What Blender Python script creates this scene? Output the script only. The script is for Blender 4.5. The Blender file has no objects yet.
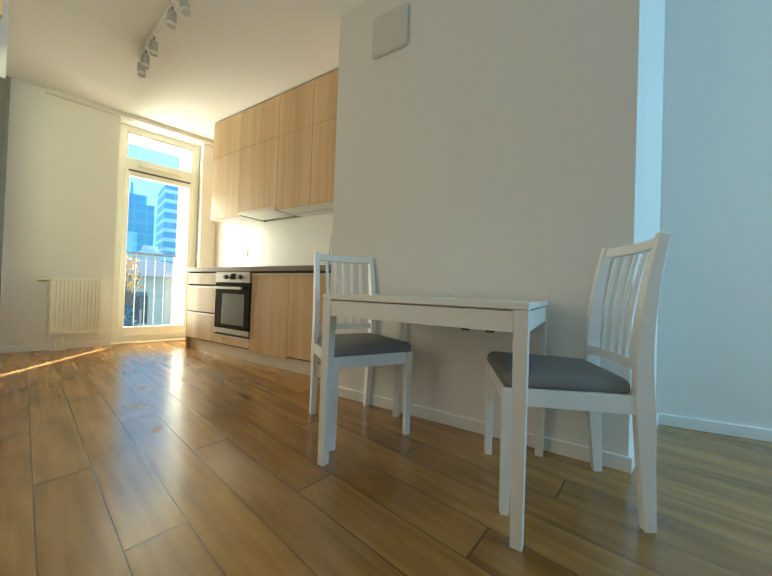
import bpy, bmesh, math, random
from mathutils import Vector, Matrix
random.seed(7)
S = bpy.context.scene
C = S.collection
R = math.radians

# ---------------------------------------------------------------- camera
F_PX, YAW, PITCH, ROLL, CAM_H = 312.3, R(58.4548), R(0.658), R(1.951), 0.7695
def camera_matrix():
    c, s = math.cos(YAW), math.sin(YAW)
    fw, rt, up = Vector((s, c, 0)), Vector((c, -s, 0)), Vector((0, 0, 1))
    cp, sp = math.cos(PITCH), math.sin(PITCH)
    fw, up = fw*cp + up*sp, up*cp - fw*sp
    cr, sr = math.cos(ROLL), math.sin(ROLL)
    rt, up = rt*cr + up*sr, up*cr - rt*sr
    m = Matrix((rt, up, -fw)).transposed().to_4x4()
    m.translation = (0, 0, CAM_H)
    return m
cd = bpy.data.cameras.new('camera')
cd.sensor_width = 36.0; cd.lens = 36.0*F_PX/772.0; cd.clip_start = 0.02; cd.clip_end = 600
cam = bpy.data.objects.new('camera', cd); C.objects.link(cam)
cam.matrix_world = camera_matrix(); S.camera = cam

# local frame of the window wall: t runs along the wall, n points outdoors
WD = Vector((0.96676506, -0.2556664, 0)); WN = Vector((0.2556664, 0.96676506, 0)); WO = 5.04
WROT = math.atan2(WD.y, WD.x)
def wpt(t, n, z=0.0): return WD*t + WN*(WO+n) + Vector((0, 0, z))

# ---------------------------------------------------------------- world, sun, exposure
S.view_settings.view_transform = 'Standard'; S.view_settings.look = 'None'
S.view_settings.gamma = 1.0; S.view_settings.use_curve_mapping = False
S.view_settings.exposure = 1.5
S.cycles.use_denoising = True
S.cycles.max_bounces = 14; S.cycles.diffuse_bounces = 9; S.cycles.glossy_bounces = 5
S.cycles.transparent_max_bounces = 12
S.cycles.sample_clamp_indirect = 3.0; S.cycles.use_adaptive_sampling = False
S.cycles.denoising_prefilter = 'ACCURATE'; S.cycles.denoising_input_passes = 'RGB_ALBEDO_NORMAL'
S.cycles.caustics_reflective = False; S.cycles.caustics_refractive = False
w = bpy.data.worlds.new('sky'); S.world = w; w.use_nodes = True
nt = w.node_tree; nt.nodes.clear()
wo_ = nt.nodes.new('ShaderNodeOutputWorld'); bg = nt.nodes.new('ShaderNodeBackground')
tc = nt.nodes.new('ShaderNodeTexCoord'); sx = nt.nodes.new('ShaderNodeSeparateXYZ')
rp = nt.nodes.new('ShaderNodeValToRGB')
nt.links.new(tc.outputs['Generated'], sx.inputs[0]); nt.links.new(sx.outputs['Z'], rp.inputs[0])
nt.links.new(rp.outputs[0], bg.inputs[0]); nt.links.new(bg.outputs[0], wo_.inputs[0])
rp.color_ramp.elements[0].position = 0.0; rp.color_ramp.elements[0].color = (0.17, 0.385, 0.60, 1)
rp.color_ramp.elements[1].position = 0.5; rp.color_ramp.elements[1].color = (0.11, 0.31, 0.52, 1)
bg.inputs[1].default_value = 1.4

SUN_EL = R(40)
sd = bpy.data.lights.new('sun', 'SUN'); sd.energy = 14.0; sd.angle = R(0.5); sd.color = (0.95, 0.95, 0.95)
sun = bpy.data.objects.new('sun', sd); C.objects.link(sun)
trav = (WD*-0.551 + WN*-0.834).normalized()*math.cos(SUN_EL) + Vector((0, 0, -math.sin(SUN_EL)))
sun.rotation_euler = trav.to_track_quat('-Z', 'Y').to_euler()
sun.location = (8, 14, 12)

def area(name, loc, aim, sx_, sy_, power, col):
    d = bpy.data.lights.new(name, 'AREA'); d.shape = 'RECTANGLE'; d.size = sx_; d.size_y = sy_
    d.energy = power; d.color = col
    o = bpy.data.objects.new(name, d); C.objects.link(o); o.location = loc
    o.rotation_euler = (Vector(aim)-Vector(loc)).to_track_quat('-Z', 'Y').to_euler()
    return o
area('daylight_back_window', (2.15, -4.15, 1.5), (2.0, 0, 1.3), 1.65, 1.6, 33, (0.28, 0.66, 1.0))

pl = wpt(0.165, 0.80, 1.38)
area('daylight_loggia', pl, pl + WD*0.62 - WN*1.0, 0.30, 2.6, 49, (0.98, 0.99, 0.76))
area('added_warm_fill_left', (-1.86, 2.0, 1.45), (1.8, 1.6, 1.2), 1.7, 1.6, 6.4, (1.0, 0.86, 0.62))  # warm fill added to brighten partition and cabinets; no such window known
a_ = area('added_warm_fill_rear', (-1.1, -4.15, 1.5), (0.4, 4.9, 2.1), 1.0, 1.5, 2.5, (0.97, 0.99, 0.52)); a_.data.spread = R(31)  # narrow warm fill, added to lift the radiator wall

H = 2.846

# ---------------------------------------------------------------- materials
def mat(name, col, rough=0.5, metal=0.0, spec=0.5, noise=0.0, nscale=8.0, bump=0.0, bscale=60.0, emit=None):
    m = bpy.data.materials.new(name); m.use_nodes = True
    n = m.node_tree; b = n.nodes['Principled BSDF']
    b.inputs['Base Color'].default_value = (*col, 1); b.inputs['Roughness'].default_value = rough
    b.inputs['Metallic'].default_value = metal; b.inputs['Specular IOR Level'].default_value = spec
    t = n.nodes.new('ShaderNodeTexCoord')
    if noise > 0:
        x = n.nodes.new('ShaderNodeTexNoise'); x.inputs['Scale'].default_value = nscale; x.inputs['Detail'].default_value = 4
        n.links.new(t.outputs['Object'], x.inputs['Vector'])
        mx = n.nodes.new('ShaderNodeMix'); mx.data_type = 'RGBA'
        mx.inputs[6].default_value = (*[c*(1-noise) for c in col], 1); mx.inputs[7].default_value = (*[min(1, c*(1+noise)) for c in col], 1)
        n.links.new(x.outputs['Fac'], mx.inputs[0]); n.links.new(mx.outputs[2], b.inputs['Base Color'])
    if bump > 0:
        x = n.nodes.new('ShaderNodeTexNoise'); x.inputs['Scale'].default_value = bscale; x.inputs['Detail'].default_value = 3
        n.links.new(t.outputs['Object'], x.inputs['Vector'])
        bp = n.nodes.new('ShaderNodeBump'); bp.inputs['Strength'].default_value = bump; bp.inputs['Distance'].default_value = 0.002
        n.links.new(x.outputs['Fac'], bp.inputs['Height']); n.links.new(bp.outputs[0], b.inputs['Normal'])
    return m

def wood(name, c1, c2, rough=0.45):
    """vertical grain: the noise is squeezed along z"""
    m = bpy.data.materials.new(name); m.use_nodes = True
    n = m.node_tree; b = n.nodes['Principled BSDF']; b.inputs['Roughness'].default_value = rough
    b.inputs['Specular IOR Level'].default_value = 0.35
    t = n.nodes.new('ShaderNodeTexCoord')
    mp = n.nodes.new('ShaderNodeMapping'); mp.inputs['Scale'].default_value = (16, 16, 0.5)
    x = n.nodes.new('ShaderNodeTexNoise'); x.inputs['Scale'].default_value = 1.0; x.inputs['Detail'].default_value = 6; x.inputs['Roughness'].default_value = 0.6
    mp2 = n.nodes.new('ShaderNodeMapping'); mp2.inputs['Scale'].default_value = (5, 5, 0.15)
    y = n.nodes.new('ShaderNodeTexNoise'); y.inputs['Scale'].default_value = 1.0; y.inputs['Detail'].default_value = 2
    n.links.new(t.outputs['Object'], mp.inputs[0]); n.links.new(mp.outputs[0], x.inputs['Vector'])
    n.links.new(t.outputs['Object'], mp2.inputs[0]); n.links.new(mp2.outputs[0], y.inputs['Vector'])
    ad = n.nodes.new('ShaderNodeMath'); ad.operation = 'ADD'; n.links.new(x.outputs['Fac'], ad.inputs[0]); n.links.new(y.outputs['Fac'], ad.inputs[1])
    mr = n.nodes.new('ShaderNodeMapRange'); mr.inputs['From Min'].default_value = 0.75; mr.inputs['From Max'].default_value = 1.25
    n.links.new(ad.outputs[0], mr.inputs['Value'])
    mx = n.nodes.new('ShaderNodeMix'); mx.data_type = 'RGBA'
    mx.inputs[6].default_value = (*c1, 1); mx.inputs[7].default_value = (*c2, 1)
    n.links.new(mr.outputs[0], mx.inputs[0]); n.links.new(mx.outputs[2], b.inputs['Base Color'])
    return m

PUDDLES = ((0.878, 2.34, .06, 1.5), (0.786, 1.885, .035, 1.6), (1.05, 2.7, .05, 2.0))
def floor_mat():
    m = bpy.data.materials.new('oak_plank_floor'); m.use_nodes = True
    n = m.node_tree; L = n.links; b = n.nodes['Principled BSDF']
    def node(k, **kw):
        o = n.nodes.new(k)
        for a, v in kw.items(): setattr(o, a, v)
        return o
    def math_(op, a, b_=None, c_=None):
        o = node('ShaderNodeMath', operation=op)
        for i, v in enumerate((a, b_, c_)):
            if v is None: continue
            if isinstance(v, (int, float)): o.inputs[i].default_value = v
            else: L.new(v, o.inputs[i])
        return o.outputs[0]
    t = node('ShaderNodeTexCoord'); mp = node('ShaderNodeMapping'); mp.inputs['Rotation'].default_value = (0, 0, R(9.08))
    L.new(t.outputs['Object'], mp.inputs[0])
    s = node('ShaderNodeSeparateXYZ'); L.new(mp.outputs[0], s.inputs[0]); X, Y = s.outputs[0], s.outputs[1]
    W, LEN = 0.1635, 1.697
    u = math_('DIVIDE', math_('SUBTRACT', X, 0.213), W); i = math_('FLOOR', u)      # column -1 is left of the first seam seen
    v = math_('DIVIDE', math_('ADD', math_('SUBTRACT', Y, 1.748), math_('MULTIPLY', math_('ADD', i, 1.0), 0.609)), LEN)
    j = math_('FLOOR', v)
    fu = math_('SUBTRACT', u, i); fv = math_('SUBTRACT', v, j)
    eu = math_('MULTIPLY', math_('MINIMUM', fu, math_('SUBTRACT', 1.0, fu)), W)
    ev = math_('MULTIPLY', math_('MINIMUM', fv, math_('SUBTRACT', 1.0, fv)), LEN*0.55)
    e = math_('MINIMUM', eu, ev)
    gr = node('ShaderNodeMapRange'); gr.inputs['From Min'].default_value = 0.0006; gr.inputs['From Max'].default_value = 0.0028
    L.new(e, gr.inputs['Value']); groove = gr.outputs[0]                              # 0 in the seam
    cb = node('ShaderNodeCombineXYZ'); L.new(i, cb.inputs[0]); L.new(j, cb.inputs[1])
    wn = node('ShaderNodeTexWhiteNoise', noise_dimensions='3D'); L.new(cb.outputs[0], wn.inputs['Vector'])
    # grain, shifted per plank
    off = node('ShaderNodeVectorMath', operation='MULTIPLY_ADD'); off.inputs[1].default_value = (7, 7, 7)
    L.new(wn.outputs['Color'], off.inputs[0]); L.new(mp.outputs[0], off.inputs[2])
    g = node('ShaderNodeMapping'); g.inputs['Scale'].default_value = (26, 1.3, 1); L.new(off.outputs[0], g.inputs[0])
    gn = node('ShaderNodeTexNoise'); gn.inputs['Scale'].default_value = 1.0; gn.inputs['Detail'].default_value = 7; gn.inputs['Distortion'].default_value = 0.2; L.new(g.outputs[0], gn.inputs['Vector'])
    g2 = node('ShaderNodeMapping'); g2.inputs['Scale'].default_value = (9, 2.6, 1); L.new(off.outputs[0], g2.inputs[0])
    gk = node('ShaderNodeTexNoise'); gk.inputs['Scale'].default_value = 1.0; gk.inputs['Detail'].default_value = 3; L.new(g2.outputs[0], gk.inputs['Vector'])
    f = math_('ADD', math_('MULTIPLY', gn.outputs['Fac'], 0.5), math_('MULTIPLY', gk.outputs['Fac'], 0.5))
    f = math_('ADD', f, math_('MULTIPLY', math_('SUBTRACT', wn.outputs['Value'], 0.5), 0.16))
    mr = node('ShaderNodeMapRange'); mr.inputs['From Min'].default_value = 0.29; mr.inputs['From Max'].default_value = 0.73; L.new(f, mr.inputs['Value'])
    mx = node('ShaderNodeMix', data_type='RGBA'); mx.inputs[6].default_value = (0.19, 0.085, 0.016, 1); mx.inputs[7].default_value = (0.50, 0.255, 0.068, 1)
    L.new(mr.outputs[0], mx.inputs[0])
    mg = node('ShaderNodeMix', data_type='RGBA'); mg.inputs[6].default_value = (0.07, 0.04, 0.02, 1)
    L.new(groove, mg.inputs[0]); L.new(mx.outputs[2], mg.inputs[7]); L.new(mg.outputs[2], b.inputs['Base Color'])
    # mopping smears
    sm = node('ShaderNodeTexNoise'); sm.inputs['Scale'].default_value = 3.2; sm.inputs['Detail'].default_value = 4; sm.inputs['Distortion'].default_value = 0.7; L.new(t.outputs['Object'], sm.inputs['Vector'])
    rr = node('ShaderNodeMapRange'); rr.inputs['From Min'].default_value = 0.2; rr.inputs['From Max'].default_value = 0.8
    rr.inputs['To Min'].default_value = 0.19; rr.inputs['To Max'].default_value = 0.25; L.new(sm.outputs['Fac'], rr.inputs['Value'])
    # two dried puddle marks and a few faint ones: rougher film with ragged edges
    rg = node('ShaderNodeTexNoise'); rg.inputs['Scale'].default_value = 14.0; rg.inputs['Detail'].default_value = 5; L.new(t.outputs['Object'], rg.inputs['Vector'])
    tot = None
    for cx_, cy_, rad, sy_ in PUDDLES:
        sb = node('ShaderNodeVectorMath', operation='SUBTRACT'); L.new(mp.outputs[0], sb.inputs[0]); sb.inputs[1].default_value = (cx_*math.cos(R(9.08))-cy_*math.sin(R(9.08)), cx_*math.sin(R(9.08))+cy_*math.cos(R(9.08)), 0)
        sl = node('ShaderNodeVectorMath', operation='MULTIPLY'); L.new(sb.outputs[0], sl.inputs[0]); sl.inputs[1].default_value = (1/rad, 1/(rad*sy_), 0)
        ln = node('ShaderNodeVectorMath', operation='LENGTH'); L.new(sl.outputs[0], ln.inputs[0])
        q = math_('ADD', math_('SUBTRACT', 1.0, ln.outputs['Value']), math_('MULTIPLY', math_('SUBTRACT', rg.outputs['Fac'], 0.55), 3.2))
        k_ = node('ShaderNodeMapRange'); k_.inputs['From Min'].default_value = 0.0; k_.inputs['From Max'].default_value = 0.35; L.new(q, k_.inputs['Value'])
        near = node('ShaderNodeMapRange'); near.inputs['From Min'].default_value = 2.2; near.inputs['From Max'].default_value = 1.4; L.new(ln.outputs['Value'], near.inputs['Value'])
        v_ = math_('MULTIPLY', k_.outputs[0], near.outputs[0])
        tot = v_ if tot is None else math_('MAXIMUM', tot, v_)
    L.new(math_('ADD', rr.outputs[0], math_('MULTIPLY', tot, 0.22)), b.inputs['Roughness']); b.inputs['Specular IOR Level'].default_value = 0.7; b.inputs['IOR'].default_value = 1.8
    hb = math_('ADD', math_('MULTIPLY', groove, 0.25), math_('MULTIPLY', gn.outputs['Fac'], 0.30))
    bp = node('ShaderNodeBump'); bp.inputs['Strength'].default_value = 0.35; bp.inputs['Distance'].default_value = 0.002
    L.new(hb, bp.inputs['Height']); L.new(bp.outputs[0], b.inputs['Normal'])
    return m

def glass_mat(name, tint=(1, 1, 1), refl=0.08):
    m = bpy.data.materials.new(name); m.use_nodes = True
    n = m.node_tree; n.nodes.clear()
    o = n.nodes.new('ShaderNodeOutputMaterial'); mx = n.nodes.new('ShaderNodeMixShader')
    tr = n.nodes.new('ShaderNodeBsdfTransparent'); gl = n.nodes.new('ShaderNodeBsdfGlossy')
    tr.inputs[0].default_value = (*tint, 1); gl.inputs['Roughness'].default_value = 0.02
    mx.inputs[0].default_value = refl
    n.links.new(tr.outputs[0], mx.inputs[1]); n.links.new(gl.outputs[0], mx.inputs[2]); n.links.new(mx.outputs[0], o.inputs[0])
    return m

M = dict(
    wall=mat('wall_paint', (0.80, 0.79, 0.75), 0.85, bump=0.08, bscale=220),
    ceil=mat('ceiling_paint', (0.83, 0.82, 0.78), 0.9),
    base=mat('baseboard_paint', (0.82, 0.82, 0.80), 0.45),
    floor=floor_mat(),
    oak=wood('cabinet_oak', (0.52, 0.33, 0.17), (0.70, 0.50, 0.29)),
    carcass=mat('white_melamine', (0.78, 0.76, 0.70), 0.5),
    splash=mat('white_backsplash', (0.86, 0.85, 0.80), 0.3),
    plinth=mat('pale_plinth', (0.72, 0.66, 0.54), 0.4),
    worktop=mat('grey_brown_worktop', (0.24, 0.19, 0.14), 0.4, noise=0.25, nscale=90),
    gap=mat('dark_recess', (0.10, 0.07, 0.045), 0.8),  # dark tone put in for shade in cabinet gaps; also small dark parts
    alu=mat('beige_aluminium', (0.66, 0.60, 0.50), 0.35, metal=0.3),
    steel=mat('brushed_steel', (0.62, 0.58, 0.52), 0.32, metal=0.7),
    black=mat('black_glass', (0.012, 0.009, 0.006), 0.12),
    ovenglass=mat('grey_oven_glass', (0.16, 0.16, 0.14), 0.25, spec=0.8),
    knob=mat('dark_knob', (0.06, 0.05, 0.04), 0.4),
    hoodm=mat('silver_hood', (0.60, 0.58, 0.52), 0.35, metal=0.4),
    hoodd=mat('dark_hood_rim', (0.16, 0.13, 0.10), 0.4, metal=0.4),
    chair=mat('white_lacquer', (0.80, 0.81, 0.80), 0.38),
    fabric=mat('grey_seat_fabric', (0.20, 0.20, 0.205), 0.95, noise=0.15, nscale=260, bump=0.5, bscale=700),
    table=mat('white_table_foil', (0.74, 0.73, 0.70), 0.4),
    rad=mat('radiator_enamel', (0.80, 0.78, 0.70), 0.35),
    pvc=mat('white_pvc', (0.86, 0.85, 0.78), 0.35),
    seal=mat('dark_rubber_seal', (0.10, 0.10, 0.09), 0.7),
    plastic=mat('white_plastic', (0.74, 0.72, 0.68), 0.4),
    spot=mat('grey_spot_metal', (0.42, 0.40, 0.37), 0.4, metal=0.3),
    spotring=mat('pale_spot_ring', (0.66, 0.64, 0.58), 0.4),
    tap=mat('white_tap', (0.85, 0.84, 0.80), 0.2),
    door=mat('dark_grey_door', (0.135, 0.115, 0.09), 0.5),
    glass=glass_mat('window_glass'),
    out=mat('white_render', (0.72, 0.71, 0.68), 0.9),  # the loggia plaster's own even white
    rail=mat('railing_steel', (0.025, 0.03, 0.035), 0.5, metal=0.2),
    railpale=mat('pale_baluster_paint', (0.20, 0.20, 0.19), 0.5),
    asphalt=mat('ground_grass', (0.10, 0.12, 0.07), 0.95, noise=0.4, nscale=0.5),
)

# ---------------------------------------------------------------- helpers
def bmx(): return bmesh.new()
def box(bm, x0, x1, y0, y1, z0, z1, bev=0.0, mtx=None):
    r = bmesh.ops.create_cube(bm, size=1.0)
    vs = r['verts']
    bmesh.ops.scale(bm, vec=(abs(x1-x0), abs(y1-y0), abs(z1-z0)), verts=vs)
    bmesh.ops.translate(bm, vec=((x0+x1)/2, (y0+y1)/2, (z0+z1)/2), verts=vs)
    if bev > 0:
        es = list({e for v in vs for e in v.link_edges})
        rr = bmesh.ops.bevel(bm, geom=es, offset=bev, segments=2, affect='EDGES', profile=0.6)
        vs = list({v for f in rr['faces'] for v in f.verts} | {v for v in vs if v.is_valid})
    if mtx is not None: bmesh.ops.transform(bm, matrix=mtx, verts=[v for v in vs if v.is_valid])
    return vs
def cyl(bm, p0, p1, r0, r1=None, seg=20, caps=True):
    r1 = r0 if r1 is None else r1
    p0, p1 = Vector(p0), Vector(p1); d = p1-p0
    q = d.to_track_quat('Z', 'Y').to_matrix().to_4x4(); q.translation = (p0+p1)/2
    bmesh.ops.create_cone(bm, cap_ends=caps, segments=seg, radius1=r0, radius2=r1, depth=d.length, matrix=q)
def sweep(bm, pts, widths, axis_w, axis_d=None):
    """rectangular section swept along pts; widths = (w, d) per point, axis_w the fixed width direction"""
    rings = []
    aw = Vector(axis_w).normalized()
    for k, p in enumerate(pts):
        p = Vector(p)
        a = Vector(pts[max(0, k-1)]); b_ = Vector(pts[min(len(pts)-1, k+1)])
        tdir = (b_-a).normalized(); ad = tdir.cross(aw).normalized()
        wv, dv = widths[k] if isinstance(widths, list) else widths
        rings.append([bm.verts.new(p + aw*sx_*wv/2 + ad*sy_*dv/2) for sx_, sy_ in ((-1, -1), (1, -1), (1, 1), (-1, 1))])
    for a, b_ in zip(rings, rings[1:]):
        for q in range(4): bm.faces.new((a[q], a[(q+1) % 4], b_[(q+1) % 4], b_[q]))
    bm.faces.new(rings[0][::-1]); bm.faces.new(rings[-1])
def tube(bm, pts, r, seg=12):
    rings = []
    for k, p in enumerate(pts):
        a = Vector(pts[max(0, k-1)]); b_ = Vector(pts[min(len(pts)-1, k+1)])
        q = (b_-a).to_track_quat('Z', 'Y')
        rings.append([bm.verts.new(Vector(p) + q @ Vector((r*math.cos(2*math.pi*i/seg), r*math.sin(2*math.pi*i/seg), 0))) for i in range(seg)])
    for a, b_ in zip(rings, rings[1:]):
        for q in range(seg): bm.faces.new((a[q], a[(q+1) % seg], b_[(q+1) % seg], b_[q]))
    bm.faces.new(rings[0][::-1]); bm.faces.new(rings[-1])
def prism(bm, pts, z0, z1):
    a = [bm.verts.new((x, y, z0)) for x, y in pts]; b_ = [bm.verts.new((x, y, z1)) for x, y in pts]
    n = len(pts)
    for q in range(n): bm.faces.new((a[q], a[(q+1) % n], b_[(q+1) % n], b_[q]))
    bm.faces.new(a[::-1]); bm.faces.new(b_)
def obj(name, bm, m, parent=None, smooth=False, mtx=None, bevel=0.0):
    bmesh.ops.recalc_face_normals(bm, faces=bm.faces)
    me = bpy.data.meshes.new(name); bm.to_mesh(me); bm.free()
    me.materials.append(m)
    if smooth:
        for p in me.polygons: p.use_smooth = True
    o = bpy.data.objects.new(name, me); C.objects.link(o)
    if parent: o.parent = parent
    if mtx is not None: o.matrix_basis = mtx
    if bevel:
        b = o.modifiers.new('bevel', 'BEVEL'); b.width = bevel; b.segments = 2; b.limit_method = 'ANGLE'
    return o
def thing(name, label, cat, loc=(0, 0, 0), rotz=0.0, group=None):
    o = bpy.data.objects.new(name, None); C.objects.link(o)
    o.location = loc; o.rotation_euler = (0, 0, rotz); o.empty_display_size = 0.1
    o['label'] = label; o['category'] = cat
    if group: o['group'] = group
    return o
def tag(o, label, cat, group=None):
    o['label'] = label; o['category'] = cat
    if group: o['group'] = group
    return o
def struct(name, bm, m, parent=None, **kw):
    o = obj(name, bm, m, parent, **kw)
    if parent is None: o['kind'] = 'structure'
    return o
WM = Matrix.Translation(WN*WO) @ Matrix.Rotation(WROT, 4, 'Z')      # window wall: x = t, y = outdoors

# ---------------------------------------------------------------- room shell
LX, BY = -1.9, -4.25
RW0, RW1 = Vector((2.5795, -0.436)), Vector((2.5795 + 0.139*3.85, -0.436 - 0.990*3.85))   # right wall line
wl = wpt(-2.9, 0.0); wr = wpt(1.45, 0.0)
bm = bmx(); prism(bm, [(LX-.1, BY-.1), (3.4, BY-.1), (3.4, -.4), (2.7, -.3), (2.7, 4.9), (wpt(1.32, 0.3).x, wpt(1.32, 0.3).y), (wpt(-3.2, 0.3).x, wpt(-3.2, 0.3).y), (LX-.1, 5.6)], -0.12, 0.0)
struct('floor', bm, M['floor'])
bm = bmx(); prism(bm, [(LX-.1, BY-.1), (3.4, BY-.1), (3.4, -.4), (2.7, -.3), (2.7, 4.9), (wpt(1.32, 0.16).x, wpt(1.32, 0.16).y), (wpt(-3.2, 0.16).x, wpt(-3.2, 0.16).y), (LX-.1, 5.6)], H, H+0.15)
struct('ceiling', bm, M['ceil'])
PX, PY0, PY1 = 1.781, -0.2105, 1.5825
bm = bmx(); prism(bm, [(PX, PY1), (2.57, PY1), (2.57, -0.433), (PX, PY0)], 0, H)
struct('wall_partition', bm, M['wall'])
bm = bmx(); box(bm, 2.57, 2.70, -0.43, 4.62, 0, H); struct('wall_kitchen', bm, M['wall'])
u = (RW1-RW0).normalized(); nn = Vector((-u.y, u.x))
if nn.x < 0: nn = -nn
bm = bmx(); prism(bm, [tuple(RW0), tuple(RW1+u*.15), tuple(RW1+u*.15+nn*.12), tuple(RW0+nn*.12)], 0, H); struct('wall_right', bm, M['wall'])
# back wall with its window and an added left opening (behind the camera)
bm = bmx(); box(bm, LX, -1.6, BY-.12, BY, 0, H); box(bm, -0.2, 1.25, BY-.12, BY, 0, H); box(bm, -1.6, -0.2, BY-.12, BY, 0, 0.7); box(bm, -1.6, -0.2, BY-.12, BY, 2.3, H); box(bm, 3.05, 3.2, BY-.12, BY, 0, H); box(bm, 1.25, 3.05, BY-.12, BY, 0, 0.6); box(bm, 1.25, 3.05, BY-.12, BY, 2.4, H)
struct('wall_back', bm, M['wall'])
bm = bmx(); box(bm, LX-.12, LX, BY, 1.1, 0, H); box(bm, LX-.12, LX, 2.9, 5.75, 0, H); box(bm, LX-.12, LX, 1.1, 2.9, 0, .6); box(bm, LX-.12, LX, 1.1, 2.9, 2.3, H)
struct('wall_left', bm, M['wall'])
bm = bmx(); box(bm, LX-.10, LX-.05, 1.1, 1.16, .6, 2.3); box(bm, LX-.10, LX-.05, 2.84, 2.9, .6, 2.3); box(bm, LX-.10, LX-.05, 1.97, 2.03, .6, 2.3); box(bm, LX-.10, LX-.05, 1.16, 2.84, .6, .66); box(bm, LX-.10, LX-.05, 1.16, 2.84, 2.24, 2.3)
struct('window_1_added', bm, M['pvc'])  # invented window out of view, put in for the warm left fill
bm = bmx(); box(bm, 1.25, 1.31, BY-.08, BY-.03, 0.6, 2.4); box(bm, 2.99, 3.05, BY-.08, BY-.03, 0.6, 2.4); box(bm, 2.12, 2.18, BY-.08, BY-.03, 0.6, 2.4)
box(bm, 1.31, 2.99, BY-.08, BY-.03, 0.6, 0.66); box(bm, 1.31, 2.99, BY-.08, BY-.03, 2.34, 2.4)
struct('window_2', bm, M['pvc'])
bm = bmx(); box(bm, -1.6, -1.54, BY-.08, BY-.03, .7, 2.3); box(bm, -.26, -.2, BY-.08, BY-.03, .7, 2.3); box(bm, -1.54, -.26, BY-.08, BY-.03, .7, .76); box(bm, -1.54, -.26, BY-.08, BY-.03, 2.24, 2.3)
struct('window_3_added', bm, M['pvc'])  # unseen window made up to house the rear fill
bm = bmx(); box(bm, 1.31, 2.99, BY-.10, BY-.085, .66, 2.34); struct('window_2_light_block', bm, M['pvc'])  # unseen sheet added to stop sky light leaking in behind the lamp
bm = bmx(); box(bm, -1.54, -.26, BY-.10, BY-.085, .76, 2.24); struct('window_3_light_block', bm, M['pvc'])  # added sheet, shuts sky light out of the rear-left opening
bm = bmx(); box(bm, LX-.115, LX-.105, 1.1, 2.9, .6, 2.3); struct('window_1_light_block', bm, M['pvc'])  # added blocker, keeps sky light from entering the left opening
# window wall with the balcony door opening
T0, T1, ZT = 0.223, 1.125, 2.79
bm = bmx(); box(bm, -3.2, T0, 0, 0.42, 0, H); box(bm, T1, 1.32, 0, 0.42, 0, H); box(bm, T0, T1, 0, 0.42, ZT, H)
struct('wall_window', bm, M['wall'], mtx=WM)
# wall end left of the picture
bm = bmx(); box(bm, LX, 0.378, 3.02, 3.14, 0, H); struct('wall_stub', bm, M['wall'])

# baseboards
def board(name, p0, p1, side, h=0.068, th=0.014):
    p0, p1 = Vector(p0), Vector(p1); d = (p1-p0).normalized(); n = Vector((-d.y, d.x))*side
    bm = bmx(); prism(bm, [tuple(p0), tuple(p1), tuple(p1+n*th), tuple(p0+n*th)], 0, h)
    return struct(name, bm, M['base'], bevel=0.003)
e = Vector((2.57-PX, -0.433-PY0)).normalized()
board('baseboard_partition', (PX, PY1), (PX, PY0-.012), -1)
board('baseboard_partition_end', Vector((PX, PY0)), Vector((2.57, -0.433)), -1)
board('baseboard_right', RW0, RW1, -1)
board('baseboard_window', wpt(-3.0, 0).xy, wpt(T0, 0).xy, -1)
board('baseboard_kitchen', (2.57, 4.062), (2.57, 4.55), 1)
bm = bmx(); box(bm, T0, T1, -.01, 0.36, 0, 0.018); struct('trim_1', bm, M['plinth'], mtx=WM)     # door threshold

# balcony door: fixed frame, fanlight, sash
D0 = 0.17
dr = thing('door_1', 'x', 'x'); del dr['label']; del dr['category']; dr['kind'] = 'structure'; dr.matrix_basis = WM
bm = bmx()
box(bm, T0+.002, 0.302, D0, D0+.08, 0.018, ZT-.001, .004); box(bm, 1.034, T1-.002, D0, D0+.08, 0.018, ZT-.001, .004)
box(bm, 0.302, 1.034, D0, D0+.08, 2.715, ZT-.001, .004); box(bm, 0.302, 1.034, D0, D0+.08, 2.215, 2.375, .004); box(bm, 0.302, 1.034, D0, D0+.08, 0.018, 0.105, .004)
obj('door_frame', bm, M['pvc'], dr)
bm = bmx()
a, b_, c_, d_ = 0.303, 1.033, 2.377, 2.713
box(bm, a, a+.012, D0+.01, D0+.07, c_, d_, .003); box(bm, b_-.012, b_, D0+.01, D0+.07, c_, d_, .003); box(bm, a+.012, b_-.012, D0+.01, D0+.07, c_, c_+.012, .003); box(bm, a+.012, b_-.012, D0+.01, D0+.07, d_-.02, d_, .003)
fl = obj('fanlight', bm, M['pvc'], dr)
bm = bmx(); box(bm, a+.011, b_-.011, D0+.035, D0+.045, c_+.011, d_-.019); obj('pane', bm, M['glass'], fl)
bm = bmx()
y0, y1 = D0-.050, D0-.0005
box(bm, 0.29, 0.340, y0, y1, 0.09, 2.225, .005); box(bm, 0.995, 1.042, y0, y1, 0.09, 2.225, .005)
box(bm, 0.340, 0.995, y0, y1, 0.09, 0.205, .005); box(bm, 0.340, 0.995, y0, y1, 2.14, 2.225, .005)
sh = obj('door_sash', bm, M['pvc'], dr)
bm = bmx(); box(bm, 0.339, 0.996, D0-.03, D0-.02, 0.204, 2.141); obj('pane', bm, M['glass'], sh)
bm = bmx(); box(bm, 0.325, 1.010, D0-.056, D0-.0505, 2.200, 2.222); obj('seal', bm, M['seal'], sh)
bm = bmx(); box(bm, 0.43, 0.90, D0-.03, D0-.001, 2.285, 2.325, .008); cyl(bm, (0.47, D0-.04, 2.305), (0.47, D0, 2.305), 0.024); obj('trickle_vent', bm, M['pvc'], dr, mtx=None)

# curtain rail along the top of the window wall
bm = bmx(); box(bm, -0.40, 1.31, -0.055, -0.0005, H-.052, H-.001, .003)
o = obj('curtain_rail', bm, M['plastic'], mtx=WM); tag(o, 'long white ceiling curtain rail above the balcony door', 'curtain rail')

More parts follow.
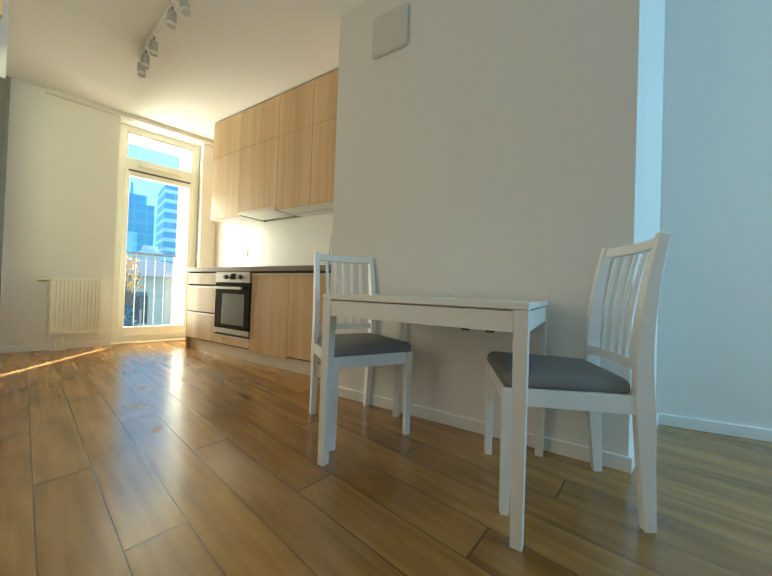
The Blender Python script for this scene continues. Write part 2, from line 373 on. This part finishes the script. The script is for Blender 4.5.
# ---------------------------------------------------------------- outdoors: loggia
def wstruct(name, bm, m): 
    o = obj(name, bm, m, mtx=WM); o['kind'] = 'structure'; return o
bm = bmx(); box(bm, -0.45, 1.40, 0.42, 1.16, -0.16, -0.02); wstruct('trim_balcony_floor', bm, M['out'])
bm = bmx(); box(bm, -0.45, 1.40, 0.42, 1.10, 2.885, 3.05); wstruct('trim_balcony_soffit', bm, M['out'])
bm = bmx(); box(bm, 1.032, 1.32, 0.42, 1.10, -0.02, 2.885); wstruct('wall_balcony_right', bm, M['out'])
bm = bmx(); box(bm, -0.45, 0.04, 0.42, 1.10, -0.02, 2.885); wstruct('wall_balcony_left', bm, M['out'])
rl = thing('balcony_railing', 'slim steel railing of thin vertical bars outside the balcony door', 'railing'); rl.matrix_basis = WM
bm = bmx(); box(bm, 0.04, 1.031, 1.035, 1.07, 1.215, 1.24, .002); obj('top_rail', bm, M['rail'], rl)
bm = bmx(); box(bm, 0.04, 1.031, 1.04, 1.065, 0.06, 0.08, .002); obj('bottom_rail', bm, M['rail'], rl)
for t in (0.157, 0.277, 0.397, 0.517, 0.641, 0.758, 0.878):
    bm = bmx(); cyl(bm, (t, 1.052, 0.08), (t, 1.052, 1.216), 0.0052, seg=10); obj('baluster', bm, M['railpale'], rl, smooth=True)
bm = bmx(); box(bm, 0.992, 1.016, 1.038, 1.066, -0.02, 1.216, .002); obj('post', bm, M['railpale'], rl)

# ---------------------------------------------------------------- outdoors: city beyond
def facade(name, c_wall, c_win, sx_, sz_, fx=0.3, fz=0.35, rough=0.5):
    """windows as a procedural grid"""
    m = bpy.data.materials.new(name); m.use_nodes = True
    n = m.node_tree; b = n.nodes['Principled BSDF']; b.inputs['Roughness'].default_value = rough
    t = n.nodes.new('ShaderNodeTexCoord'); s = n.nodes.new('ShaderNodeSeparateXYZ'); n.links.new(t.outputs['Object'], s.inputs[0])
    outs = []
    for ax, per, fr in (('X', sx_, fx), ('Z', sz_, fz)):
        d = n.nodes.new('ShaderNodeMath'); d.operation = 'DIVIDE'; n.links.new(s.outputs[ax], d.inputs[0]); d.inputs[1].default_value = per
        f = n.nodes.new('ShaderNodeMath'); f.operation = 'FRACT'; n.links.new(d.outputs[0], f.inputs[0])
        g = n.nodes.new('ShaderNodeMath'); g.operation = 'GREATER_THAN'; n.links.new(f.outputs[0], g.inputs[0]); g.inputs[1].default_value = fr
        outs.append(g.outputs[0])
    mu = n.nodes.new('ShaderNodeMath'); mu.operation = 'MULTIPLY'; n.links.new(outs[0], mu.inputs[0]); n.links.new(outs[1], mu.inputs[1])
    mx = n.nodes.new('ShaderNodeMix'); mx.data_type = 'RGBA'; mx.inputs[6].default_value = (*c_wall, 1); mx.inputs[7].default_value = (*c_win, 1)
    n.links.new(mu.outputs[0], mx.inputs[0]); n.links.new(mx.outputs[2], b.inputs['Base Color'])
    return m
GZ = -5.0
bm = bmx(); box(bm, -60, 120, 4, 260, GZ-.3, GZ); wstruct('ground', bm, M['asphalt'])
def building(name, label, t0, t1, n0, depth, z1, m, m2=None):
    """t0, t1 as ratios t/n"""
    o = thing(name, label, 'building'); o.matrix_basis = WM @ Matrix.Translation((0, 0, GZ))
    N = n0+WO
    bm = bmx(); box(bm, t0*N, t1*N, n0, n0+depth, 0, z1-GZ); obj('wall', bm, m, o)
    return o, N
gl1 = facade('blue_curtain_wall', (0.14, 0.42, 0.60), (0.10, 0.36, 0.54), 3.0, 3.4, .2, .2, 0.3)
gl2 = facade('striped_tower_front', (0.62, 0.78, 0.86), (0.16, 0.40, 0.58), 60.0, 3.6, .0, .38, 0.4)
gl3 = facade('pale_tower_front', (0.34, 0.66, 0.84), (0.24, 0.56, 0.78), 4.0, 3.4, .3, .3, 0.4)
o, N = building('glass_tower', 'dark blue glass office tower seen through the balcony door', 0.045, 0.118, 115, 20, 0.77+.200*120, gl1)
bm = bmx(); box(bm, .068*N, .104*N, 118, 130, 0.77+.200*120-GZ, 0.77+.228*120-GZ); obj('upper_storeys', bm, gl1, o)
bm = bmx(); cyl(bm, (.075*N, 121, 0.77+.228*120-GZ), (.075*N, 121, 0.77+.262*120-GZ), .5, .25, 8); obj('mast', bm, gl1, o)
bm = bmx(); box(bm, .062*N, .085*N, 114.6, 115, 30*.3, 30*.7); obj('sign_panel', bm, gl3, o)
building('striped_tower', 'slender tower with pale horizontal bands right of the blue tower', 0.139, 0.172, 135, 18, 0.77+.262*140, gl2)
building('pale_tower', 'pale blue tower between the dark glass tower and the striped tower', 0.118, 0.141, 165, 18, 0.77+.175*170, gl3)
# low block across the yard
lw = facade('weathered_render', (0.62, 0.54, 0.44), (0.22, 0.21, 0.20), 2.9, 2.6, .62, .55, 0.9)
o = thing('low_block', 'low weathered building with a blue-grey roof across the yard', 'building'); o.matrix_basis = WM @ Matrix.Translation((0, 0, GZ))
n0 = 21.0; N = n0+WO
bm = bmx(); box(bm, .05*N, .20*N, n0, n0+9, 0, 1.25-GZ); obj('wall', bm, lw, o)
bm = bmx()
z0_, z1_ = 1.25-GZ, 2.55-GZ
vs = [bm.verts.new(v) for v in ((.045*N, n0-.4, z0_), (.205*N, n0-.4, z0_), (.205*N, n0+9.4, z0_), (.045*N, n0+9.4, z0_), (.075*N, n0+4.5, z1_), (.18*N, n0+4.5, z1_))]
for f in ((0, 1, 5, 4), (2, 3, 4, 5), (1, 2, 5), (3, 0, 4), (3, 2, 1, 0)): bm.faces.new([vs[k] for k in f])
obj('roof', bm, mat('blue_grey_roof', (0.035, 0.060, 0.085), 0.9, spec=0.05), o)
for k, tt in enumerate((.085, .101)):
    bm = bmx(); box(bm, tt*N, (tt+.011)*N, n0-.03, n0+.05, -GZ-1.9, -GZ-.1); wdw = obj('window', bm, mat('dark_window_%s' % 'ab'[k], (0.05, 0.055, 0.06), 0.3), o)
bm = bmx(); box(bm, .058*N, .066*N, n0+2, n0+2.6, z0_, z0_+1.4); obj('chimney', bm, lw, o)
# pavilion roofs behind
o = thing('pavilion', 'white stepped pavilion roof showing above the low building', 'building'); o.matrix_basis = WM @ Matrix.Translation((0, 0, GZ))
n0 = 42.0; N = n0+WO
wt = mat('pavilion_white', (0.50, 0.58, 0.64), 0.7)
bm = bmx(); box(bm, .095*N, .135*N, n0, n0+6, 0, 0.77+.075*N-GZ); obj('wall', bm, wt, o)
bm = bmx(); box(bm, .09*N, .14*N, n0-.6, n0+6.6, 0.77+.075*N-GZ, 0.77+.082*N-GZ); prism(bm, [(.10*N, n0+.5), (.13*N, n0+.5), (.125*N, n0+5), (.105*N, n0+5)], 0.77+.082*N-GZ, 0.77+.098*N-GZ); obj('roof', bm, wt, o)
# trees
def tree(name, label, ratio, n0, z_top, spread, col, dens, sub=.18, low=.48):
    N = n0+WO
    o = thing(name, label, 'tree'); o.matrix_basis = WM @ Matrix.Translation((ratio*N, n0, GZ))
    h = z_top-GZ
    rnd = random.Random(int(ratio*1000)+n0*7)
    bm = bmx(); cyl(bm, (0, 0, 0), (0.05, 0, h*.6), .12, .06, 8)
    for k in range(9):
        a = rnd.uniform(0, 6.28); zz = h*rnd.uniform(.45, .6)
        tube(bm, [(0.03, 0, zz*.9), (math.cos(a)*spread*.4, math.sin(a)*spread*.4, zz+h*.12), (math.cos(a)*spread*.7, math.sin(a)*spread*.7, zz+h*.27)], .025, 6)
    obj('trunk', bm, mat(name+'_bark', (0.16, 0.11, 0.07), 0.9), o)
    bm = bmx()
    for k in range(dens):
        a = rnd.uniform(0, 6.28); rr_ = spread*math.sqrt(rnd.random()); q = rnd.random()
        p = Vector((math.cos(a)*rr_*(1-.5*q), math.sin(a)*rr_*(1-.5*q), h*(low+(.99-low)*q)))
        e1 = Vector((rnd.uniform(-1, 1), rnd.uniform(-1, 1), rnd.uniform(-1, 1))).normalized()*sub; e2 = e1.orthogonal().normalized()*sub*.6
        bm.faces.new([bm.verts.new(p+e1), bm.verts.new(p+e2), bm.verts.new(p-e1), bm.verts.new(p-e2)])
    obj('crown', bm, mat(name+'_leaf', col, 0.9), o)
tree('autumn_tree', 'yellow autumn tree with thinning leaves behind the railing', .066, 16, 2.3, .85, (0.75, 0.42, 0.13), 260, .11, .72)
tree('dark_shrub', 'dark blue-green shrub at the lower left of the balcony view', .060, 11, -0.1, .75, (0.08, 0.16, 0.17), 900, .12)

# ---------------------------------------------------------------- kitchen: lower units
XF = 1.98; KB = 2.57
kg = 'lower kitchen cabinet units'
def lower(name, label, ya, yb, cat='cabinet'):
    o = thing(name, label, cat, (0, 0, 0), 0, kg)
    bm = bmx(); box(bm, XF+.021, KB-.001, ya+.001, yb-.001, 0.13, 0.928)
    obj('body', bm, M['gap'], o)
    return o
def lip(parent, ya, yb, z):
    bm = bmx(); box(bm, XF-.002, XF+.019, ya, yb, z, z+.016, .002); obj('handle_strip', bm, M['alu'], parent)
def front(name, parent, ya, yb, z0, z1, withlip=True):
    bm = bmx(); box(bm, XF, XF+.019, ya+.0015, yb-.0015, z0, z1, .0015)
    f = obj(name, bm, M['oak'], parent)
    if withlip: lip(f, ya+.0015, yb-.0015, z1)
    return f
dc = lower('drawer_cabinet', 'oak three-drawer unit at the window end of the lower kitchen run', 3.440, 4.04)
front('drawer', dc, 3.440, 4.035, 0.785, 0.893); front('drawer', dc, 3.440, 4.035, 0.465, 0.745); front('drawer', dc, 3.440, 4.035, 0.145, 0.433)
bm = bmx(); box(bm, XF, KB-.004, 4.040, 4.056, 0.0, 0.928); obj('side_panel', bm, M['oak'], dc)
oc = lower('oven_cabinet', 'oak housing unit with one low panel beneath the built-in oven', 2.812, 3.438)
front('lower_panel', oc, 2.812, 3.438, 0.145, 0.222)
dw = lower('dishwasher_cabinet', 'oak full-height lower door immediately right of the oven', 2.262, 2.810)
front('door', dw, 2.262, 2.810, 0.118, 0.893)
cc = lower('corner_cabinet', 'oak lower cabinet at the partition end of the kitchen run', 1.5845, 2.260)
front('door', cc, 1.600, 2.260, 0.145, 0.893)
bm = bmx(); box(bm, 2.03, 2.045, 1.5845, 4.039, 0.0, 0.129); o = obj('plinth', bm, M['plinth']); tag(o, 'long pale plinth strip under the lower kitchen cabinets', 'plinth')
bm = bmx(); box(bm, 1.955, 2.545, 1.5845, 4.085, 0.9285, 0.975, .003); o = obj('worktop', bm, M['worktop']); tag(o, 'thin grey-brown worktop running over the lower cabinets', 'worktop')
bm = bmx(); box(bm, 2.547, 2.569, 1.5845, 3.95, 0.976, 1.599); o = obj('backsplash', bm, M['splash']); tag(o, 'plain white backsplash panel between worktop and wall cabinets', 'backsplash')

# oven
ov = thing('oven', 'built-in steel and black glass oven among the lower cabinets', 'oven')
ya, yb = 2.822, 3.434
bm = bmx(); box(bm, XF-.012, XF+.019, ya, yb, 0.812, 0.924, .003); cp_ = obj('control_panel', bm, M['steel'], ov)
for yy in (3.235, 2.985):
    bm = bmx(); cyl(bm, (XF-.034, yy, .868), (XF-.012, yy, .868), .020, .024); obj('knob', bm, M['knob'], cp_, smooth=False)
bm = bmx(); box(bm, XF-.016, XF-.010, 3.065, 3.155, .842, .905, .003); obj('display', bm, M['black'], cp_)
bm = bmx(); box(bm, XF-.010, XF+.019, ya, yb, 0.318, 0.806, .003); od = obj('oven_door', bm, M['black'], ov)
bm = bmx(); box(bm, XF-.0125, XF-.0095, 2.905, 3.295, 0.362, 0.69, .001); obj('door_window', bm, M['ovenglass'], od)
bm = bmx(); box(bm, XF-.058, XF-.044, 2.90, 3.375, 0.738, 0.764, .005); box(bm, XF-.050, XF-.008, 2.93, 2.95, 0.742, 0.760); box(bm, XF-.050, XF-.008, 3.325, 3.345, 0.742, 0.760); obj('door_handle', bm, M['steel'], od)
bm = bmx(); box(bm, XF-.010, XF+.019, ya, yb, 0.262, 0.314, .002); obj('lower_trim', bm, M['steel'], ov)

# ---------------------------------------------------------------- kitchen: wall cabinets
XU = 2.19; ZB, ZM, ZTOP = 1.60, 2.378, H-.012
ug = 'oak wall cabinet units'
def upper(name, label, ya, yb, zb, hood=False):
    o = thing(name, label, 'cabinet', (0, 0, 0), 0, ug)
    bm = bmx(); box(bm, XU+.020, KB-.001, ya+.0005, yb-.0005, zb+.002, ZTOP); obj('body', bm, M['gap'], o)  # white carcass coloured dark so the door seams look shaded
    bm = bmx(); box(bm, XU+.0195, KB-.002, ya+.0005, yb-.0005, zb-.001, zb+.0018); obj('bottom_panel', bm, M['carcass'], o)
    for z0, z1 in ((zb, ZM-.0018), (ZM+.0018, ZTOP-.008)):
        bm = bmx(); box(bm, XU, XU+.019, ya+.0018, yb-.0018, z0, z1, .001); obj('door', bm, M['oak'], o)
    return o
upper('wall_cabinet', 'oak wall cabinet column nearest the balcony door', 3.402, 3.985, ZB)
o = C.objects[-1]
upper('hood_cabinet', 'oak wall cabinet column directly above the cooker hood', 2.748, 3.400, 1.637)
upper('wall_cabinet', 'oak wall cabinet column just right of the cooker hood', 2.252, 2.746, ZB)
upper('wall_cabinet', 'oak wall cabinet column half hidden by the partition corner', 1.5845, 2.250, ZB)
bm = bmx(); box(bm, XU+.01, KB-.001, 3.9855, 4.004, ZB, ZTOP); o = obj('side_panel', bm, M['oak'], bpy.data.objects['wall_cabinet'])
hd = thing('cooker_hood', 'flat silver cooker hood under the wall cabinets', 'cooker hood')
bm = bmx(); box(bm, XU+.005, 2.545, 2.752, 3.397, 1.612, 1.636, .002); obj('body', bm, M['hoodd'], hd)
bm = bmx(); box(bm, XU+.003, 2.50, 2.80, 3.385, 1.606, 1.613, .001); obj('filter', bm, M['hoodm'], hd)
bm = bmx(); box(bm, XU-.004, XU+.006, 2.752, 3.397, 1.602, 1.635, .002); obj('front_lip', bm, M['alu'], hd)
bm = bmx(); box(bm, 2.40, 2.425, 1.60, 2.70, ZB-.006, ZB+.0015, .002); o = obj('under_cabinet_light', bm, M['hoodm']); tag(o, 'narrow light strip recessed under the right wall cabinets', 'light')

# socket
so = thing('wall_socket', 'white double wall socket on the backsplash above the oven', 'socket')
bm = bmx(); box(bm, 2.538, 2.547, 3.715, 3.925, 1.165, 1.255, .003); obj('frame', bm, M['plastic'], so)
for yy in (3.87, 3.77):
    bm = bmx(); cyl(bm, (2.532, yy, 1.21), (2.540, yy, 1.21), .034, .034, 24); f = obj('outlet', bm, M['plastic'] if yy > 3.8 else M['steel'], so)
    bm = bmx(); cyl(bm, (2.5315, yy-.01, 1.21), (2.533, yy-.01, 1.21), .004, .004, 8); cyl(bm, (2.5315, yy+.01, 1.21), (2.533, yy+.01, 1.21), .004, .004, 8); obj('pin_hole', bm, M['gap'], f)
# tap
tp = thing('kitchen_tap', 'white swan-neck kitchen tap beside the partition corner', 'tap', (2.44, 2.20, 0.975), R(90))
bm = bmx(); cyl(bm, (0, 0, 0), (0, 0, .05), .026, .024); obj('base', bm, M['tap'], tp, smooth=False)
pts = [(0, 0, .05), (0, 0, .28)] + [(-.09+.09*math.cos(a), 0, .28+.09*math.sin(a)) for a in [math.pi*k/10 for k in range(1, 11)]] + [(-.18, 0, .24)]
bm = bmx(); tube(bm, pts, .012); obj('spout', bm, M['tap'], tp, smooth=True)
bm = bmx(); tube(bm, [(0, .02, .04), (0, .05, .05), (0, .09, .075)], .007); obj('lever', bm, M['tap'], tp, smooth=True)

# ---------------------------------------------------------------- radiator
rd = thing('radiator', 'white ribbed panel radiator on the wall left of the balcony door', 'radiator'); rd.matrix_basis = WM
r0, r1, zb_, zt_ = -0.292, 0.115, 0.175, 0.800
bm = bmx()
n_r = 12; wv = (r1-r0-.03)/n_r; prof = []
for k in range(n_r):
    x = r0+.015+k*wv
    prof += [(x, -.104), (x+wv*.28, -.104), (x+wv*.40, -.096), (x+wv*.88, -.096)]
prof.append((r1-.015, -.104))
fr = [(x, y) for x, y in prof]
poly = fr + [(r1-.015, -.085), (r0+.015, -.085)]
prism(bm, poly, zb_+.035, zt_-.035)
box(bm, r0, r1, -.104, -.085, zb_, zb_+.036, .003); box(bm, r0, r1, -.104, -.085, zt_-.036, zt_, .003)
box(bm, r0, r0+.016, -.104, -.085, zb_+.03, zt_-.03); box(bm, r1-.016, r1, -.104, -.085, zb_+.03, zt_-.03)
obj('front_panel', bm, M['rad'], rd)
bm = bmx(); box(bm, r0+.01, r1-.01, -.050, -.035, zb_+.01, zt_-.01, .003); obj('rear_panel', bm, M['rad'], rd)
bm = bmx()
for k in range(24):
    x = r0+.02+k*(r1-r0-.04)/23; box(bm, x-.001, x+.001, -.085, -.050, zb_+.03, zt_-.03)
obj('convector_fins', bm, M['rad'], rd)
bm = bmx(); box(bm, r0, r1, -.100, -.030, zt_-.004, zt_+.006, .002); obj('top_cover', bm, M['rad'], rd)
for x in (r0, r1-.004):
    bm = bmx(); box(bm, x, x+.004, -.100, -.030, zb_, zt_); obj('side_cover', bm, M['rad'], rd)
bm = bmx(); cyl(bm, (r0+.002, -.06, .775), (r0-.03, -.06, .775), .012, .012, 12); v = obj('valve', bm, M['steel'], rd)
bm = bmx(); cyl(bm, (r0-.028, -.06, .775), (r0-.045, -.06, .775), .018, .022, 18); cyl(bm, (r0-.045, -.06, .775), (r0-.10, -.06, .775), .022, .019, 18); obj('thermostat_head', bm, M['alu'], v)
for x in (-.245, -.195):
    bm = bmx(); cyl(bm, (x, -.065, .012), (x, -.065, zb_+.02), .010, .010, 14); pp = obj('pipe', bm, M['rad'], rd, smooth=False)
    bm = bmx(); box(bm, x-.017, x+.017, -.085, -.045, .10, .145, .006); obj('valve_block', bm, M['rad'], pp)
bm = bmx(); box(bm, -.285, -.155, -.095, -.035, 0.0, .014, .004); obj('pipe_rosette', bm, M['rad'], rd)
for x in (r0+.08, r1-.08):
    bm = bmx(); box(bm, x-.012, x+.012, -.036, -.0005, .60, .70); obj('wall_bracket', bm, M['rad'], rd)

# ---------------------------------------------------------------- wall vent on the partition
vt = thing('vent_cover', 'square white raised cover high on the partition wall', 'vent cover')
bm = bmx(); box(bm, PX-.012, PX-.0005, 1.00, 1.24, 2.40, 2.64); obj('back_frame', bm, M['plastic'], vt)
bm = bmx(); box(bm, PX-.034, PX-.0125, 0.985, 1.252, 2.388, 2.655, .003); obj('cover_plate', bm, mat('pale_grey_plastic', (0.68, 0.655, 0.61), 0.5), vt)

# ---------------------------------------------------------------- ceiling track with spots
TD = Vector((math.sin(R(8.0)), math.cos(R(8.0)), 0)); TP = Vector((1.20, 3.44, 0))
tr = thing('ceiling_track', 'white ceiling track rail carrying the spotlights', 'track'); tr.location = (TP.x, TP.y, H); tr.rotation_euler = (0, 0, -R(8.0))
bm = bmx(); box(bm, -.017, .017, -1.95, 0, -.022, -.0005, .002); obj('rail', bm, M['plastic'], tr)
bm = bmx(); box(bm, -.018, .018, 0.0, .006, -.023, -.0005, .001); obj('end_cap', bm, M['plastic'], tr)
def spot(label, s, tilt, az, dx=0.0, drop=.05):
    p = TP - TD*s
    o = thing('track_spotlight', label, 'spotlight', (p.x, p.y, H-.0225), -R(8.0)+az, 'track spotlights')
    bm = bmx(); box(bm, -.014, .014, -.04, .04, -.016, 0, .002); obj('adapter', bm, M['plastic'], o)
    bm = bmx(); cyl(bm, (0, 0, -.016), (dx, 0, -drop), .006, .006, 10); obj('stem', bm, M['gap'], o)
    q = Matrix.Translation((dx, 0, -drop)) @ Matrix.Rotation(tilt, 4, 'X')
    bm = bmx(); cyl(bm, (0, 0, .0), (0, 0, -.082), .028, .030, 24); b2 = obj('lamp_body', bm, M['spot'], o, mtx=q)
    bm = bmx(); cyl(bm, (0, 0, -.0825), (0, 0, -.104), .030, .030, 24, caps=False); cyl(bm, (0, 0, -.089), (0, 0, -.092), .027, .027, 24); obj('lamp_ring', bm, M['spotring'], b2)
    return o
spot('grey track spotlight hanging lowest, at the window end of the ceiling rail', 0.03, R(-10), 0, drop=.078)
spot('grey track spotlight second from the window end of the ceiling rail', 0.165, R(6), 0)
spot('grey track spotlight third from the window end, hanging upright', 0.405, R(4), 0)
spot('grey track spotlight fourth from the window end, hanging alone', 0.86, R(4), 0)
spot('grey track spotlight cut off by the top edge of the picture', 1.04, R(-18), R(20), dx=.02)

# ---------------------------------------------------------------- dining table
tb = thing('dining_table', 'small white rectangular dining table against the partition wall', 'table', (1.379, 0.5415, 0))
hx, hy = 0.347, 0.4175
bm = bmx(); box(bm, -hx, hx, -hy, hy, 0.728, 0.750, .002); obj('tabletop', bm, M['table'], tb)
LW = 0.044
for sx_ in (-1, 1):
    for sy_ in (-1, 1):
        cx_, cy_ = sx_*(hx-LW/2-.001), sy_*(hy-LW/2-.001)
        bm = bmx()
        f_ = 0.80
        ox, oy = sx_*LW/2*(1-f_), sy_*LW/2*(1-f_)
        a = [bm.verts.new((cx_+ox+dx*LW/2*f_, cy_+oy+dy*LW/2*f_, 0)) for dx, dy in ((-1, -1), (1, -1), (1, 1), (-1, 1))]
        b2 = [bm.verts.new((cx_+dx*LW/2, cy_+dy*LW/2, .7275)) for dx, dy in ((-1, -1), (1, -1), (1, 1), (-1, 1))]
        for q in range(4): bm.faces.new((a[q], a[(q+1) % 4], b2[(q+1) % 4], b2[q]))
        bm.faces.new(a[::-1]); bm.faces.new(b2)
        obj('leg', bm, M['table'], tb, bevel=.002)
for sx_ in (-1, 1):
    bm = bmx(); xx = sx_*(hx-.014); box(bm, xx-.009, xx+.009, -hy+LW+.001, hy-LW-.001, .655, .722, .0015); obj('apron', bm, M['table'], tb)
for sy_ in (-1, 1):
    bm = bmx(); yy = sy_*(hy-.014); box(bm, -hx+LW+.001, hx-LW-.001, yy-.009, yy+.009, .655, .722, .0015); obj('apron', bm, M['table'], tb)
for yy in (-.30, -.22):
    bm = bmx(); box(bm, -hx+.008, -hx+.03, yy-.012, yy+.012, .648, .655); obj('slide_catch', bm, M['gap'], tb)

# ---------------------------------------------------------------- chairs
def bez(p, q, r_, n):
    return [Vector(p)*(1-t)**2 + Vector(q)*2*t*(1-t) + Vector(r_)*t*t for t in [k/n for k in range(n+1)]]
SW = 0.228                                           # half width at the front
def post_pts(sx_):
    xf, xm, xt = .182*sx_, .188*sx_, .186*sx_
    low = [(xf, -.2446, 0), (xf*1.01, -.231, .22), (xm, -.221, .40)]
    up = bez((xm, -.221, .40), (xm*1.01, -.196, .68), (xt, -.268, .998), 10)
    return [Vector(p) for p in low] + up[1:]
def make_chair(name, label, loc, rotz):
    o = thing(name, label, 'chair', loc, rotz, 'white dining chairs at the table')
    for sx_ in (-1, 1):
        bm = bmx(); pts = post_pts(sx_)
        sweep(bm, pts, [(.030, .036), (.032, .048), (.032, .060)] + [(.032-.004*k/10, .060-.026*k/10) for k in range(1, 11)], (1, 0, 0))
        obj('rear_post', bm, M['chair'], o, bevel=.003)
        bm = bmx(); a = (sx_*(SW-.018), .2195, 0); b2 = (sx_*(SW-.020), .218, .447)
        sweep(bm, [a, b2], [(.030, .030), (.038, .040)], (1, 0, 0)); obj('front_leg', bm, M['chair'], o, bevel=.003)
    bm = bmx(); box(bm, -SW+.040, SW-.040, .209, .229, .385, .447, .002); obj('seat_rail', bm, M['chair'], o)
    bm = bmx(); box(bm, -.171, .171, -.232, -.212, .385, .447, .002); obj('seat_rail', bm, M['chair'], o)
    for sx_ in (-1, 1):
        bm = bmx(); sweep(bm, [(sx_*(SW-.018), .197, .416), (sx_*.190, -.192, .416)], (.020, .062), (1, 0, 0)); obj('seat_rail', bm, M['chair'], o, bevel=.002)
    # cushion: rounded trapezoid
    bm = bmx(); rings = []
    def plan(inset):
        pts_ = []
        for (cx_, cy_, a0) in ((.228, .238, 0), (-.228, .238, 90), (-.186, -.193, 180), (.186, -.193, 270)):
            rad = .030; sx_ = 1 if cx_ > 0 else -1; sy_ = 1 if cy_ > 0 else -1
            for q in range(6):
                an = R(a0+q*18)
                pts_.append((cx_-sx_*rad+math.cos(an)*(rad-min(inset, .028)) - sx_*max(0, inset-.028), cy_-sy_*rad+math.sin(an)*(rad-min(inset, .028)) - sy_*max(0, inset-.028)))
        return pts_
    for inset, z in ((.006, .4485), (.001, .454), (0, .466), (.002, .478), (.008, .488), (.018, .4955), (.034, .500), (.065, .5035), (.11, .506), (.16, .507)):
        rings.append([bm.verts.new((x, y, z)) for x, y in plan(inset)])
    n_ = len(rings[0])
    for a, b2 in zip(rings, rings[1:]):
        for q in range(n_): bm.faces.new((a[q], a[(q+1) % n_], b2[(q+1) % n_], b2[q]))
    bm.faces.new(rings[0][::-1]); bm.faces.new(rings[-1])
    obj('seat_cushion', bm, M['fabric'], o, smooth=True)
    # back: curved rails and five slats
    pl = post_pts(-1); 
    def at_z(z, x):                                    # point on the back surface
        for a, b2 in zip(pl, pl[1:]):
            if a.z <= z <= b2.z or b2 is pl[-1]:
                t = (z-a.z)/(b2.z-a.z); p = a.lerp(b2, t); break
        hw = abs(p.x); bow = .034*(1-(x/hw)**2)*(.4+.6*(z-.45)/.5) + .004
        return Vector((x, p.y-bow+.008, z))
    for z, hgt in ((.972, .040), (.540, .036)):
        bm = bmx(); hw = abs(at_z(z, .1).x)*0 + (.172 if z > .8 else .174)
        xs = [-hw+2*hw*k/12 for k in range(13)]
        sweep(bm, [at_z(z, x) for x in xs], (hgt, .019), (0, -.25 if z > .8 else -.08, 1)); obj('back_rail', bm, M['chair'], o, bevel=.002)
    for k in range(5):
        xx = -.118+.236*k/4
        zs = [.552+(.948-.552)*q/8 for q in range(9)]
        bm = bmx(); sweep(bm, [at_z(z, xx*(.94+.10*(z-.5))) for z in zs], (.017, .011), (1, 0, 0)); obj('back_slat', bm, M['chair'], o, bevel=.0015)
    return o
cl = make_chair('dining_chair', 'white slat-back chair with grey seat at the kitchen end of the table', (1.4585, 1.0745, 0), R(149.4))
cr_ = make_chair('dining_chair', 'white slat-back chair with grey seat at the right end of the table', (1.4566, 0.0742, 0), R(20.75))

# ---------------------------------------------------------------- left edge: door leaf and wooden cabinet
dl = thing('door_2', 'x', 'x'); del dl['label']; del dl['category']; dl['kind'] = 'structure'
bm = bmx(); box(bm, -0.50, 0.382, 2.97, 3.005, 0.005, 1.975, .002); obj('door_leaf', bm, M['door'], dl)
bm = bmx(); box(bm, 0.372, 0.391, 2.962, 3.018, 0.005, 1.992, .002); obj('edge_strip', bm, M['door'], dl)
bm = bmx(); box(bm, -0.55, 0.300, 2.55, 2.60, 2.12, H-.002); o = obj('trim_2', bm, M['oak']); o['kind'] = 'structure'
